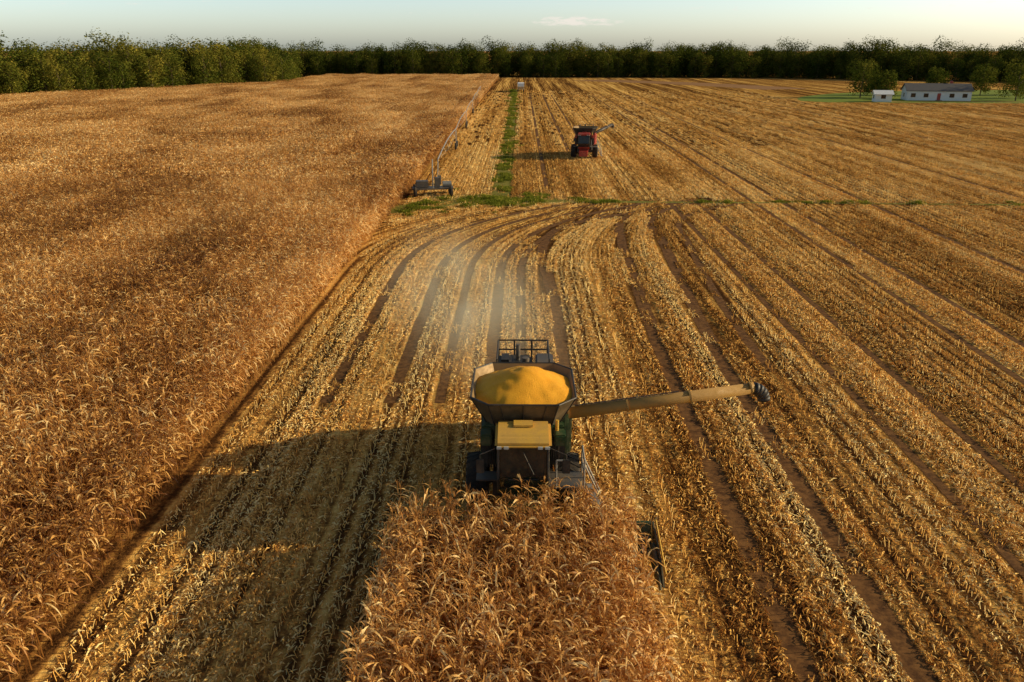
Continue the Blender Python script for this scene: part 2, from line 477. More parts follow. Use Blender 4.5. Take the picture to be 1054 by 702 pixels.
# ------------------------------------------------------------------ stubble + residue
def flake(V, F, T, x, y, z, ln, w, az, tint, el=0):
    dx, dy = math.cos(az), math.sin(az)
    b = len(V); bend = U(-1.2, 1.2); zz = U(0, .06)
    for s in range(3):
        u = (s - 1) * ln * .5
        cx = x + dx * u - dy * bend * u * u; cy = y + dy * u + dx * bend * u * u
        cz = z + (zz if s == 1 else 0) + el * u
        rl = U(-.7, .7) * w; ww = w * (1 if s == 1 else U(.3, .9))
        V.append((cx - dy * ww / 2, cy + dx * ww / 2, max(.003, cz + rl))); V.append((cx + dy * ww / 2, cy - dx * ww / 2, max(.003, cz - rl)))
        T += [tint, tint]
    F.append((b, b + 1, b + 3, b + 2)); F.append((b + 2, b + 3, b + 5, b + 4))
stub = []
for v in range(16):
    V, F, T = [], [], []
    dense = v < 8
    for i in range(9):
        x = U(-.05, .05); y = (i - 4) * 1.5 / 9 + U(-.05, .05); h = U(.08, .34); r = .013
        b = len(V); lx, ly = U(-.09, .09), U(-.09, .09); tt = U(.3, 1.0)
        for k in range(2):
            for q in range(3):
                V.append((x + lx * k + r * math.cos(2.09 * q), y + ly * k + r * math.sin(2.09 * q), h * k)); T.append(tt)
        for q in range(3): F.append((b + q, b + (q + 1) % 3, b + 3 + (q + 1) % 3, b + 3 + q))
        if R() < .5: flake(V, F, T, x + U(-.05, .05), y, U(.05, .15), U(.12, .32), .03, U(0, 6.28), U(.3, .9), U(-.5, .5))
    clumps = [(random.gauss(ROW / 2, .10), U(-.75, .75), U(.05, .2)) for _ in range(7)]
    for i in range(200 if dense else 75):
        if R() < .5:
            c = random.choice(clumps); xx = random.gauss(c[0], c[2] * .6); yy = random.gauss(c[1], c[2]); zt = .09
        else:
            xx = random.gauss(ROW / 2, .17); yy = U(-.75, .75); zt = .05
        xx = (xx + ROW / 2) % ROW - ROW / 2
        if R() < .15: xx = U(-.38, .38)
        flake(V, F, T, xx, yy, U(.006, zt if dense else .03), U(.05, .30), U(.010, .042), U(0, 6.28) if R() < .6 else random.gauss(1.57, .5), min(1, max(0, random.gauss(.58, .26))))
    stub.append(mesh_obj('stubble_%02d' % v, V, F, M_RES, tint=T, do_link=False))
C_STUB = make_coll('corn_stubble_pieces', stub)
excl = {}
for S in tracks + greens:
    for (a, b) in zip(S, S[1:]):
        ln = math.hypot(b[0] - a[0], b[1] - a[1]); n = max(1, int(ln / .4))
        for k in range(n):
            t = k / n; x = a[0] + (b[0] - a[0]) * t; y = a[1] + (b[1] - a[1]) * t; w = a[2] * .5 * .55 + .12
            for ix in range(int(math.floor((x - w) / .25)), int(math.floor((x + w) / .25)) + 1):
                for iy in range(int((y - .5) // .5), int((y + .5) // .5) + 1): excl[(ix, iy)] = 1
pts = []
y = 1.0
while y < 330:
    step = 1.5 if y < 140 else 2.4
    xmax = min(.70 * y + 18, 240)
    x = EDGE + .3 - (16 if 56 < y < 87 else 0)
    while x < xmax:
        xr = round(x / ROW) * ROW
        wx = warp(xr, y); xc = xr + wx
        rz = -math.atan((warp(xr, y + .5) - warp(xr, y - .5)) if wx else 0)
        if xc > EDGE + .2:
            hit = (int(math.floor(xc / .25)), int(y // .5)) in excl
            if (not hit or R() < .20) and not (x > 88 and 255 < y < 345):
                band = 1.2 * mnoise.noise(Vector((xr * .33, y * .006, 3))) + .6 * mnoise.noise(Vector((xr * 1.7, y * .02, 9))) + .35 * math.cos(xr * 2 * math.pi / 9.144)
                if y < 140 or R() < .7 - max(0, (y - 200) / 260):
                    dn = band + U(-.25, .25) > -.05
                    if hit: dn = False
                    pf = .50 * mnoise.noise(Vector((xr * .55, y * .012, 11))) + .25 * mnoise.noise(Vector((xr * .1, y * .05, 21))) + U(-.10, .10) - (.15 if hit else 0)
                    pts.append((xc + U(-.04, .04), y + U(-.1, .1), 0, 0, 0, rz + math.pi * (0 if R() < .5 else 1), 1, U(.95, 1.1) * step / 1.5, U(.7, 1.3), random.randint(0, 7) + (0 if dn else 8), pf))
        x += ROW
    y += step
instancer('corn_stubble', pts, C_STUB)

gr = []
for v in range(4):
    V, F, T = [], [], []
    for i in range(130):
        x, y = random.gauss(0, .28), random.gauss(0, .28); a = U(0, 6.28); h = U(.08, .30); w = U(.010, .024)
        b = len(V); tt = U(.1, .9); ox, oy = math.cos(a) * h * .5, math.sin(a) * h * .5
        V += [(x - math.sin(a) * w, y + math.cos(a) * w, 0), (x + math.sin(a) * w, y - math.cos(a) * w, 0), (x + ox * .4, y + oy * .4, h * .8), (x + ox, y + oy, h)]
        T += [tt * .6, tt * .6, tt, tt]
        F.append((b, b + 1, b + 2)); F.append((b + 1, b + 3, b + 2))
    gr.append(mesh_obj('grass_clump_%d' % v, V, F, M_GRASS, tint=T, do_link=False))
C_GR = make_coll('grass_clumps', gr)
pts = []
for gi_, S in enumerate(greens):
    for (a, b) in zip(S, S[1:]):
        ln = math.hypot(b[0] - a[0], b[1] - a[1]); cnt = int(ln * a[2] * 1.5 + R())
        dx, dy = (b[0] - a[0]) / ln, (b[1] - a[1]) / ln
        for k in range(cnt):
            t = R(); o = random.gauss(0, .30) * a[2]
            x = a[0] + (b[0] - a[0]) * t - dy * o; y = a[1] + (b[1] - a[1]) * t + dx * o
            if x < EDGE + .2: continue
            if mnoise.noise(Vector((x * .35, y * .18, 5))) < -.08: continue
            s = U(.5, 1.3); pts.append((x, y, 0, 0, 0, U(0, 6.28), s, s, s * U(.6, 1.2), random.randint(0, 3), U(-.2, .15)))
instancer('grass', pts, C_GR)

# ------------------------------------------------------------------ trees
def build_tree(V, F, T, TV, TF, h, w, nlobe, nleaf, leaf, low=.12):
    def tube(p0, p1, r0, r1, s=6):
        d = (p1 - p0).to_track_quat('Z', 'Y'); b = len(TV)
        for p, r in ((p0, r0), (p1, r1)):
            for i in range(s):
                TV.append((p + d @ Vector((math.cos(6.283 * i / s) * r, math.sin(6.283 * i / s) * r, 0)))[:])
        for i in range(s): TF.append((b + i, b + (i + 1) % s, b + s + (i + 1) % s, b + s + i))
    p = Vector((0, 0, 0)); r = h * .018
    for k in range(5):
        q = Vector((U(-.2, .2) * k * .4, U(-.2, .2) * k * .4, h * .17 * (k + 1))); r2 = h * .018 * (1 - (k + 1) / 6)
        tube(p, q, r, r2); p, r = q, r2
    lobes = []
    for i in range(nlobe):
        k = (i + .5) / nlobe
        z = h * (low + (.90 - low) * k); prof = math.sin(math.pi * min(1, .22 + .62 * k)) ** .6
        a = i * 2.4 + U(-.5, .5); rr = w * .5 * prof * U(.30, .78)
        c = Vector((math.cos(a) * rr, math.sin(a) * rr, z)); s = w * U(.17, .27) * (.55 + .5 * prof)
        lobes.append((c, s, U(-.2, .2)))
        if i % 2 == 0: tube(Vector((0, 0, max(h * .15, z * .7))), c, h * .006, h * .002, 4)
    tot = sum(s * s for _, s, _ in lobes)
    for c, s, tb in lobes:
        for i in range(int(nleaf * s * s / tot)):
            d = Vector((random.gauss(0, 1), random.gauss(0, 1), random.gauss(0, 1))).normalized()
            p = c + Vector((d.x, d.y, d.z * .8)) * s * (R() ** .35) * U(.85, 1.15)
            n = (d * 1.3 + Vector((U(-.8, .8), U(-.8, .8), U(-.3, .9)))).normalized(); q = n.to_track_quat('Z', 'Y')
            l = leaf * U(.5, 1.2); b = len(V); a = U(0, 6.28)
            for k in range(4):
                an = a + k * 1.5708; rr = l * U(.6, 1.1)
                V.append((p + q @ Vector((math.cos(an) * rr, math.sin(an) * rr * .7, U(-.1, .1) * l)))[:])
            F.append((b, b + 1, b + 2, b + 3))
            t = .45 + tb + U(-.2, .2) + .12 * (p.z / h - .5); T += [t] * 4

def tree_mesh(name, h, w, nlobe, nleaf, leaf, low, do_link=False, parent=None):
    V, F, T, TV, TF = [], [], [], [], []
    build_tree(V, F, T, TV, TF, h, w, nlobe, nleaf, leaf, low)
    off = len(V); nf = len(F)
    ob = mesh_obj(name, V + TV, F + [tuple(i + off for i in f) for f in TF], M_TREE, tint=T + [0.2] * len(TV), do_link=False)
    ob.data.materials.append(M_BARK)
    mi = [0] * nf + [1] * len(TF); ob.data.polygons.foreach_set('material_index', mi)
    if do_link: link(ob, parent)
    return ob
tv = [tree_mesh('woodland_tree_%d' % i, U(15, 20), U(12, 17), random.randint(20, 30), 3000, .40, U(.04, .10)) for i in range(8)]
C_TREE = make_coll('woodland_trees', tv)
pts = []
def tree_row(path, rows, spacing, depth_dir, scale=1.0, pf0=0.0):
    for (a, b) in zip(path, path[1:]):
        ln = math.hypot(b[0] - a[0], b[1] - a[1]); n = int(ln / spacing)
        for r in range(rows):
            for k in range(n):
                t = (k + U(-.5, .5) + .5 * (r % 2)) / n
                x = a[0] + (b[0] - a[0]) * t + depth_dir[0] * r * 7 + U(-3, 3); y = a[1] + (b[1] - a[1]) * t + depth_dir[1] * r * 7 + U(-3, 3)
                s = scale * U(.80, 1.10) * (.80 if r == 0 else 1)
                s *= 1 + .14 * mnoise.noise(Vector((x * .02, y * .02, 1)))
                pts.append((x, y, -.2, 0, 0, U(0, 6.28), s * U(.85, 1.12), s * U(.85, 1.12), s, random.randint(0, 7), pf0 + U(-.22, .22)))
tree_row([(-250, 168), (-165, 262), (-107, 374)], 4, 7, (-.8, .6), 1.12, .12)
tree_row([(-107, 374), (-118, 420), (-135, 486)], 3, 7, (-1, 0), 1.04)
tree_row([(-135, 486), (0, 490), (150, 480), (200, 440), (300, 400), (480, 380)], 4, 6.5, (0.1, 1), 1.07, -.06)
instancer('distant_treeline', pts, C_TREE)

for (x, y, h, w) in [(115, 284, 13, 12), (122, 281, 9, 8), (146, 296, 10, 8), (157, 266, 13, 12), (170, 280, 14, 13), (126, 300, 7, 8), (182, 300, 12, 11), (163, 298, 11, 10)]:
    t = tree_mesh('tree', h, w, 18, 3200, .3, .16, True); t.location = (x, y, 0)

# ------------------------------------------------------------------ vehicles
M_GREEN = paint('green_paint', (0.010, 0.048, 0.014), 0.4, 0, .35)
M_YEL = paint('yellow_paint', (0.60, 0.34, 0.02), 0.45, 0, .4)
M_AUG = paint('dusty_auger_paint', (0.36, 0.19, 0.035), 0.6, 0, .7, (0.28, 0.16, 0.05))
M_SNOUT = paint('dusty_snout', (0.035, 0.05, 0.025), 0.55, 0, .6)
M_TAN = paint('dusty_roof_paint', (0.66, 0.37, 0.05), 0.5, 0, .6, (0.42, 0.23, 0.06))
M_RED = paint('red_paint', (0.34, 0.025, 0.016), 0.35, 0, .25)
M_BLK = paint('black_steel', (0.02, 0.02, 0.02), 0.5, 0.2, .25)
M_GREY = paint('grey_steel', (0.11, 0.10, 0.09), 0.45, 0.4, .45)
M_TANKO = paint('tank_extension_steel', (0.075, 0.055, 0.028), 0.5, 0.2, .40)
M_TANKI = paint('tank_lining', (0.26, 0.15, 0.045), 0.5, 0.2, .5)
M_RUB = paint('rubber', (0.015, 0.014, 0.013), 0.85, 0, .5, (0.14, 0.09, 0.045))
M_GLASS = paint('cab_glass', (0.012, 0.016, 0.016), 0.06, 0, .12)
M_GALV = paint('galvanised_steel', (0.30, 0.29, 0.26), 0.5, 0.4, .3)
M_WHITE = paint('white_paint', (0.75, 0.74, 0.70), 0.5, 0, .1)
M_LAMP = paint('lamp_lens', (0.5, 0.5, 0.45), 0.1, 0, .1)
def grain_mat():
    m, nt, out = new_mat('corn_grain')
    tc = N(nt, 'ShaderNodeTexCoord')
    v = N(nt, 'ShaderNodeTexVoronoi'); v.inputs['Scale'].default_value = 45; L(nt, tc.outputs['Object'], v.inputs['Vector'])
    n = noise_n(nt, tc.outputs['Object'], 3, 5, .6)
    c = mixc(nt, n, (0.80, 0.32, 0.012), (0.95, 0.47, 0.03))
    c = mixc(nt, smooth(nt, v.outputs['Distance'], .3, .8, 0, .35), c, (0.45, 0.17, 0.004))
    p = N(nt, 'ShaderNodeBsdfPrincipled'); p.inputs['Roughness'].default_value = .6; p.inputs['Specular IOR Level'].default_value = .15
    L(nt, c, p.inputs['Base Color'])
    b = N(nt, 'ShaderNodeBump'); b.inputs['Strength'].default_value = .7; b.inputs['Distance'].default_value = .03
    b.invert = True
    L(nt, v.outputs['Distance'], b.inputs['Height']); L(nt, b.outputs[0], p.inputs['Normal'])
    L(nt, p.outputs[0], out.inputs[0]); return m
M_GRAIN = grain_mat()

def combine(name, loc, rz, BODY, TRIM, RIM, ROOF, EXT, AUG, header=True, auger_dir=(1, 0.05), auger_len=7.0, grain=True):
    e = empty(name, loc, rz)
    for s in (-1, 1):
        wheel('front_wheel', e, M_RUB, RIM, s * 1.62, 0, 1.0, .78)
        wheel('rear_wheel', e, M_RUB, RIM, s * 1.35, 3.9, .68, .5)
    tubes('axles', e, M_BLK, [((-1.5, 0, 1.0), (1.5, 0, 1.0)), ((-1.3, 3.9, .68), (1.3, 3.9, .68))], .13)
    prism('chassis', e, M_BLK, -1.05, 1.05, [(-1.0, .9), (-.8, 1.7), (4.9, 1.7), (4.9, 1.1), (3.0, .75), (0.5, .7)], .03)
    prism('body', e, BODY, -1.48, 1.48, [(-.65, 1.95), (-.65, 3.0), (2.9, 3.25), (5.2, 3.25), (6.2, 2.6), (6.3, 1.7), (5.2, 1.45), (1.2, 1.75)], .10)
    for s in (-1, 1):
        prism('side_panel', e, BODY, s * 1.50 - .04, s * 1.50 + .04, [(1.25, 1.8), (1.25, 3.05), (5.1, 3.1), (5.9, 2.55), (5.9, 1.8), (5.1, 1.6)], .03)
        box('side_stripe', e, TRIM, s * 1.545 - .012, s * 1.545 + .012, 1.4, 5.6, 2.42, 2.56, .005)
        box('front_shield', e, M_BLK, s * 1.22 - .22, s * 1.22 + .22, -.85, -.66, 2.05, 3.15, .02)
        box('side_tank', e, BODY, s * 1.25 - .2, s * 1.25 + .2, -1.3, -.72, 3.0, 3.42, .05)
        tubes('hydraulic_lines', e, M_BLK, [((s * (.95 + .07 * k), -.9, 2.0), (s * (1.0 + .05 * k), -1.0, 3.1), .02) for k in range(5)], .02)
    prism('straw_chopper', e, M_BLK, -1.2, 1.2, [(5.3, .9), (5.0, 1.6), (6.3, 1.65), (6.75, 1.1), (6.5, .85)], .04)
    box('engine_deck', e, BODY, -1.2, 1.2, 2.85, 5.0, 3.27, 3.55, .06)
    box('engine_cover', e, M_BLK, -.95, .35, 3.2, 4.9, 3.56, 3.95, .08)
    box('radiator_screen', e, M_GREY, .5, 1.2, 3.1, 4.8, 3.56, 4.05, .06)
    box('air_cleaner', e, M_BLK, -.95, -.45, 3.3, 4.2, 3.96, 4.3, .1)
    tubes('deck_rails', e, M_BLK, [((sx, 5.05, 3.3), (sx, 5.05, 4.5)) for sx in (-1.0, -.35, .35, 1.0)] + [((-1.0, 5.05, 4.5), (1.0, 5.05, 4.5)), ((-1.0, 5.05, 4.1), (1.0, 5.05, 4.1))]
          + [((sx, 3.0, 3.3), (sx, 3.0, 4.45)) for sx in (-1.0, 1.0)] + [((sx, 3.0, 4.45), (sx, 5.05, 4.5)) for sx in (-1.0, 1.0)], .035)
    tubes('exhaust_stack', e, M_GREY, [((-.2, 4.3, 3.8), (-.2, 4.3, 4.6), .09), ((.1, 3.5, 3.8), (.1, 3.5, 4.35), .14)], .09, 12)
    box('grain_tank', e, BODY, -1.42, 1.42, -.62, 2.6, 2.95, 3.45, .05)
    bm = bmesh.new()
    def ring(hx, y0, y1, z, ch):
        return [(-hx + ch, y0, z), (hx - ch, y0, z), (hx, y0 + ch, z), (hx, y1 - ch, z), (hx - ch, y1, z), (-hx + ch, y1, z), (-hx, y1 - ch, z), (-hx, y0 + ch, z)]
    lo = ring(1.28, -.60, 2.2, 3.45, .30); hi = ring(1.80, -1.05, 2.75, 4.42, .62)
    r0 = [bm.verts.new(p) for p in lo]; r1 = [bm.verts.new(p) for p in hi]
    li = [bm.verts.new((p[0] * .97, .75 + (p[1] - .75) * .97, p[2] + .03)) for p in lo]; hi2 = [bm.verts.new((p[0] * .975, .8 + (p[1] - .8) * .975, p[2])) for p in hi]
    for i in range(8):
        j = (i + 1) % 8
        bm.faces.new((r0[i], r0[j], r1[j], r1[i])); f = bm.faces.new((li[j], li[i], hi2[i], hi2[j])); f.material_index = 1; bm.faces.new((r1[i], r1[j], hi2[j], hi2[i]))
    ob = bm_obj('tank_extension', bm, EXT, e)
    ob.data.materials.append(M_TANKI)
    ribs = []
    for i in range(8):
        a, b = Vector(lo[i]), Vector(hi[i]); ribs.append((a, b, .03)); ribs.append((b, Vector(hi[(i + 1) % 8]), .035))
    for k in (-.6, 0, .6): ribs.append(((k, -.62, 3.45), (k * 1.3, -1.07, 4.42), .022))
    tubes('tank_rim', e, M_BLK, ribs, .03)
    if grain:
        bm = bmesh.new(); nx = 64; grid = {}
        for i in range(nx + 1):
            for j in range(nx + 1):
                x = -1.76 + 3.52 * i / nx; y = -1.04 + 3.77 * j / nx
                rr = math.hypot(x / 1.6, (y - .75) / 1.7)
                z = 5.02 - .66 * min(rr, 1.5) ** 1.35 + .03 * mnoise.noise(Vector((x * 3, y * 3, 1))) + .10 * mnoise.noise(Vector((x, y, 4)))
                t = min((z - 3.45) / .97, 1)
                hx = 1.25 + .50 * t; y0 = -.57 - .44 * t; y1 = 2.17 + .53 * t
                ax = max(abs(x) - hx, y0 - y, y - y1, (abs(x) + max(y - .8, .8 - y) - (hx + (y1 - y0) / 2 - .55)) * .7)
                if ax > 0.05: continue
                grid[(i, j)] = bm.verts.new((x, y, z))
        for (i, j) in list(grid):
            k = [(i, j), (i + 1, j), (i + 1, j + 1), (i, j + 1)]
            if all(q in grid for q in k): bm.faces.new([grid[q] for q in k])
        bm_obj('grain_heap', bm, M_GRAIN, e, True)
    prism('cab_glass', e, M_GLASS, -.80, .80, [(-.68, 1.75), (-1.95, 1.75), (-2.22, 2.3), (-2.05, 3.42), (-.68, 3.42)], .05)
    prism('cab_floor', e, BODY, -.87, .87, [(-.7, 1.5), (-.7, 1.80), (-2.02, 1.80), (-1.8, 1.5)], .03)
    pil = []
    for s in (-1, 1):
        pil += [((s * .82, -1.97, 1.75), (s * .82, -2.24, 2.3), .045), ((s * .82, -2.24, 2.3), (s * .82, -2.07, 3.44), .045), ((s * .83, -.8, 1.7), (s * .83, -.8, 3.44), .06), ((s * .825, -1.4, 1.75), (s * .825, -1.4, 3.44), .03)]
    tubes('cab_pillars', e, M_BLK, pil, .04)
    tubes('wiper', e, M_BLK, [((0, -2.2, 3.25), (.35, -2.3, 2.5), .015), ((-.5, -2.26, 2.28), (.5, -2.26, 2.28), .02)], .02)
    prism('cab_roof', e, ROOF, -.92, .92, [(-.9, 3.46), (-.9, 3.78), (-1.3, 3.88), (-2.1, 3.80), (-2.42, 3.62), (-2.40, 3.48)], .09)
    box('roof_vent', e, ROOF, -.35, .35, -1.6, -1.15, 3.87, 3.93, .03)
    for x in (-.78, -.55, .55, .78): box('work_light', e, M_LAMP, x - .08, x + .08, -2.47, -2.41, 3.5, 3.59, .01)
    tubes('beacon', e, M_YEL, [((1.15, -.9, 3.42), (1.15, -.9, 3.8), .06)], .06, 12)
    for s in (-1, 1):
        tubes('mirror_arm', e, M_BLK, [((s * .9, -2.0, 3.3), (s * 1.4, -2.35, 3.25), .02), ((s * 1.4, -2.35, 3.25), (s * 1.4, -2.35, 2.6), .02)], .02)
        box('mirror', e, M_BLK, s * 1.4 - .13, s * 1.4 + .13, -2.42, -2.36, 2.6, 3.1, .02)
    box('platform', e, M_GREY, .88, 2.05, -2.0, -.9, 1.78, 1.84, .01)
    box('platform_step', e, M_GREY, -1.6, -.88, -1.5, -.9, 1.78, 1.84, .01)
    rl = []
    for (x, y) in ((2.03, -.92), (2.03, -1.98), (1.1, -1.98)):
        rl.append(((x, y, 1.8), (x, y, 2.85)))
    rl += [((2.03, -.92, 2.85), (2.03, -1.98, 2.85)), ((2.03, -.92, 2.35), (2.03, -1.98, 2.35)), ((1.1, -1.98, 2.85), (1.5, -1.98, 2.85))]
    for yy in (-1.85, -1.3):
        rl.append(((2.05, yy, 1.8), (2.65, yy, .45))); rl.append(((2.05, yy, 2.6), (2.65, yy, 1.3))); rl.append(((2.65, yy, 1.3), (2.65, yy, .6)))
    tubes('handrails', e, M_GALV, rl, .032)
    for k in range(5):
        z = 1.6 - k * .27; x = 2.08 + (1.8 - z) * .44
        box('ladder_step', e, M_GALV, x, x + .2, -1.83, -1.32, z - .02, z + .02, .005)
    prism('feeder_house', e, BODY, -.65, .65, [(-.6, 1.1), (-.8, 1.75), (-2.75, 1.15), (-2.75, .45)], .05)
    ad = Vector((auger_dir[0], auger_dir[1], 0)).normalized()
    p0 = Vector((1.45, .0, 3.62)); p1 = p0 + ad * auger_len + Vector((0, 0, .13 * auger_len))
    tubes('auger_elbow', e, BODY, [((1.45, 0, 2.2), (1.45, 0, 3.7), .26), ((1.2, 0, 3.25), (1.5, 0, 3.3), .25)], .25, 16)
    bm = bmesh.new(); add_tube(bm, p0, p1, .215, .195, 20)
    q = p1
    bm_obj('unloading_auger', bm, AUG, e, True)
    bm = bmesh.new()
    for k in range(1, 6):
        an = k * rad(16); nq = q + ad * .13 * math.cos(an) + Vector((0, 0, -.13 * math.sin(an))); add_tube(bm, q, nq, .22, .22, 16); q = nq
    bm_obj('auger_boot', bm, M_BLK, e, True)
    mid = []
    for t in (.02, .33, .66, .98):
        c = p0.lerp(p1, t); d = (p1 - p0).normalized(); mid.append((c - d * .03, c + d * .03, .24))
    tubes('auger_bands', e, AUG, mid, .24, 20)
    rod = [p0.lerp(p1, .05) + Vector((0, 0, .26)), p0.lerp(p1, .6) + Vector((0, 0, .26))]
    tubes('auger_light_cable', e, M_BLK, [(rod[0], rod[1], .02)], .02, 6)
    if header:
        W = 4.2
        prism('header_frame', e, BODY, -W, W, [(-2.72, .35), (-2.72, .95), (-2.85, .95), (-2.95, .5), (-3.6, .38), (-3.6, .3)], .02)
        tubes('header_top_beam', e, BODY, [((-W, -2.75, .98), (W, -2.75, .98), .07)], .07)
        bm = bmesh.new(); add_tube(bm, (-W + .1, -3.15, .62), (W - .1, -3.15, .62), .12, .12, 12)
        for s in (-1, 1):
            for k in range(58):
                a = k * .7 * s; x = s * (W - .2 - k * .065); a2 = a + .7 * s; x2 = x - s * .065
                c1 = Vector((x, -3.15 + math.cos(a) * .25, .62 + math.sin(a) * .25)); c2 = Vector((x2, -3.15 + math.cos(a2) * .25, .62 + math.sin(a2) * .25))
                vs = [bm.verts.new(c) for c in (c1, c2, (x2, -3.15 + math.cos(a2) * .1, .62 + math.sin(a2) * .1), (x, -3.15 + math.cos(a) * .1, .62 + math.sin(a) * .1))]
                bm.faces.new(vs)
        bm_obj('header_auger', bm, M_GREY, e)
        bm = bmesh.new()
        for k in range(12):
            x = (k - 5.5) * ROW; hw = .22 if 0 < k < 11 else .15; top = .8 if 0 < k < 11 else .75
            secs = [(-3.5, hw, .40, top), (-4.2, hw * .95, .30, top * .8), (-4.8, hw * .6, .2, top * .5), (-5.15, .03, .10, .18)]
            prev = None
            for (yy, w_, z0, z1) in secs:
                cur = [bm.verts.new((x + w_ * c, yy, z0 + (z1 - z0) * q_)) for c, q_ in ((-1, 0), (-.95, .5), (-.5, .9), (0, 1), (.5, .9), (.95, .5), (1, 0))]
                if prev:
                    for i in range(6): bm.faces.new((prev[i], prev[i + 1], cur[i + 1], cur[i]))
                else: bm.faces.new(cur)
                prev = cur
        bm_obj('row_snouts', bm, M_SNOUT, e, True)
        for s in (-1, 1):
            prism('end_shield', e, M_SNOUT, s * (W + .09) - .03, s * (W + .09) + .03, [(-2.6, .3), (-2.6, .95), (-3.4, .9), (-4.5, .6), (-5.1, .2), (-4.6, .2)], .01)
            tubes('crop_divider_rod', e, TRIM, [((s * (W + .16), -2.7, 1.05), (s * (W + .16), -4.9, .55), .035)], .035)
    return e

combine('combine_harvester', (0.1, 25.3, 0), 0, M_GREEN, M_YEL, M_YEL, M_TAN, M_TANKO, M_AUG, auger_len=6.6)
combine('combine_harvester', (9.6, 124, 0), rad(-8), M_RED, M_BLK, M_BLK, M_RED, M_BLK, M_BLK, header=False, auger_dir=(.42, 1), auger_len=6.2, grain=False)

# ------------------------------------------------------------------ irrigation machine
e = empty('irrigation_system', (0, 0, 0))
A = Vector((-9.9, 96, 3.3)); B = Vector((-14.2, 290, 3.3))
d = (B - A).normalized(); n_span = 5; seg = (B - A) / n_span; side = Vector((-d.y, d.x, 0))
pipes, rods, legs = [], [], []
for k in range(n_span):
    a = A + seg * k; b = a + seg
    m = 8
    for i in range(m):
        u0, u1 = i / m, (i + 1) / m
        c0 = a.lerp(b, u0) + Vector((0, 0, .45 * math.sin(math.pi * u0))); c1 = a.lerp(b, u1) + Vector((0, 0, .45 * math.sin(math.pi * u1)))
        pipes.append((c0, c1, .07))
        for s in (-1, 1):
            r0 = c0 + side * s * .45 * math.sin(math.pi * u0) - Vector((0, 0, .8 * math.sin(math.pi * u0))); r1 = c1 + side * s * .45 * math.sin(math.pi * u1) - Vector((0, 0, .8 * math.sin(math.pi * u1)))
            rods.append((r0, r1, .012))
            if i: rods.append((c0, r0 + Vector((0, 0, -.01)), .015))
for k in range(n_span + 1):
    c = A + seg * k
    for s in (-1, 1):
        foot = Vector((c.x, c.y, .6)) + d * s * 1.7
        legs.append((c, foot, .04))
    legs.append((Vector((c.x, c.y, .6)) - d * 1.9, Vector((c.x, c.y, .6)) + d * 1.9, .05))
tubes('water_pipe', e, M_GALV, pipes, .09, 10)
tubes('truss_rods', e, M_GALV, rods, .02, 4)
tubes('tower_legs', e, M_GALV, legs, .05, 6)
bm = bmesh.new()
for k in range(n_span + 1):
    c = A + seg * k
    for s in (-1, 1):
        f = Vector((c.x, c.y, 0)) + d * s * 1.7
        lathe(bm, (f.x, f.y, .6), [(-.15, .3), (-.16, .55), (0, .6), (.16, .55), (.15, .3), (0, .05)], 16)
bm_obj('tower_wheels', bm, M_RUB, e)
c = empty('irrigation_drive_cart', (-10.0, 90.5, 0), rad(8))
box('frame', c, M_GREY, -2.3, 2.3, -.9, .9, .75, .9, .02)
box('engine_box', c, M_GREY, -1.9, -.5, -.6, .6, .92, 1.65, .06)
box('control_panel', c, M_GREY, .2, .8, -.3, .3, .92, 2.0, .03)
tubes('fuel_tank', c, M_GALV, [((1.1, 0, 1.25), (2.1, 0, 1.25), .33)], .33, 16)
tubes('riser', c, M_GALV, [((.0, .5, .8), (0.2, 5.4, 3.3), .07), ((-2.2, -.8, .8), (-2.2, .8, .8), .06), ((0, .8, .8), (0, -.8, 2.6), .05), ((0, -.8, 2.6), (0, -.8, .8), .04)], .09)
bm = bmesh.new()
for (x, y) in ((-2, -1.05), (2, -1.05), (-2, 1.05), (2, 1.05)):
    lathe(bm, (x, y, .55), [(-.18, .28), (-.2, .5), (0, .55), (.2, .5), (.18, .28), (0, .05)], 18)
bm_obj('wheels', bm, M_RUB, c)

t = empty('grain_truck', (-.3, 322, 0))
prism('trailer_hopper', t, M_WHITE, -1.25, 1.25, [(-4.5, 3.3), (4.5, 3.3), (4.5, 2.1), (2.5, 1.0), (1.5, 1.0), (0, 1.9), (-1.5, 1.0), (-2.5, 1.0), (-4.5, 2.1)], .04)
prism('cab', t, M_WHITE, -1.15, 1.15, [(5.2, .9), (5.2, 3.1), (7.0, 3.1), (7.4, 2.1), (8.9, 1.9), (9.0, .9)], .06)
for yy in (-3.6, -2.4, 4.6, 5.8, 8.2):
    for s in (-1, 1): wheel('wheel', t, M_RUB, M_GALV, s * 1.05, yy, .5, .4, 8)

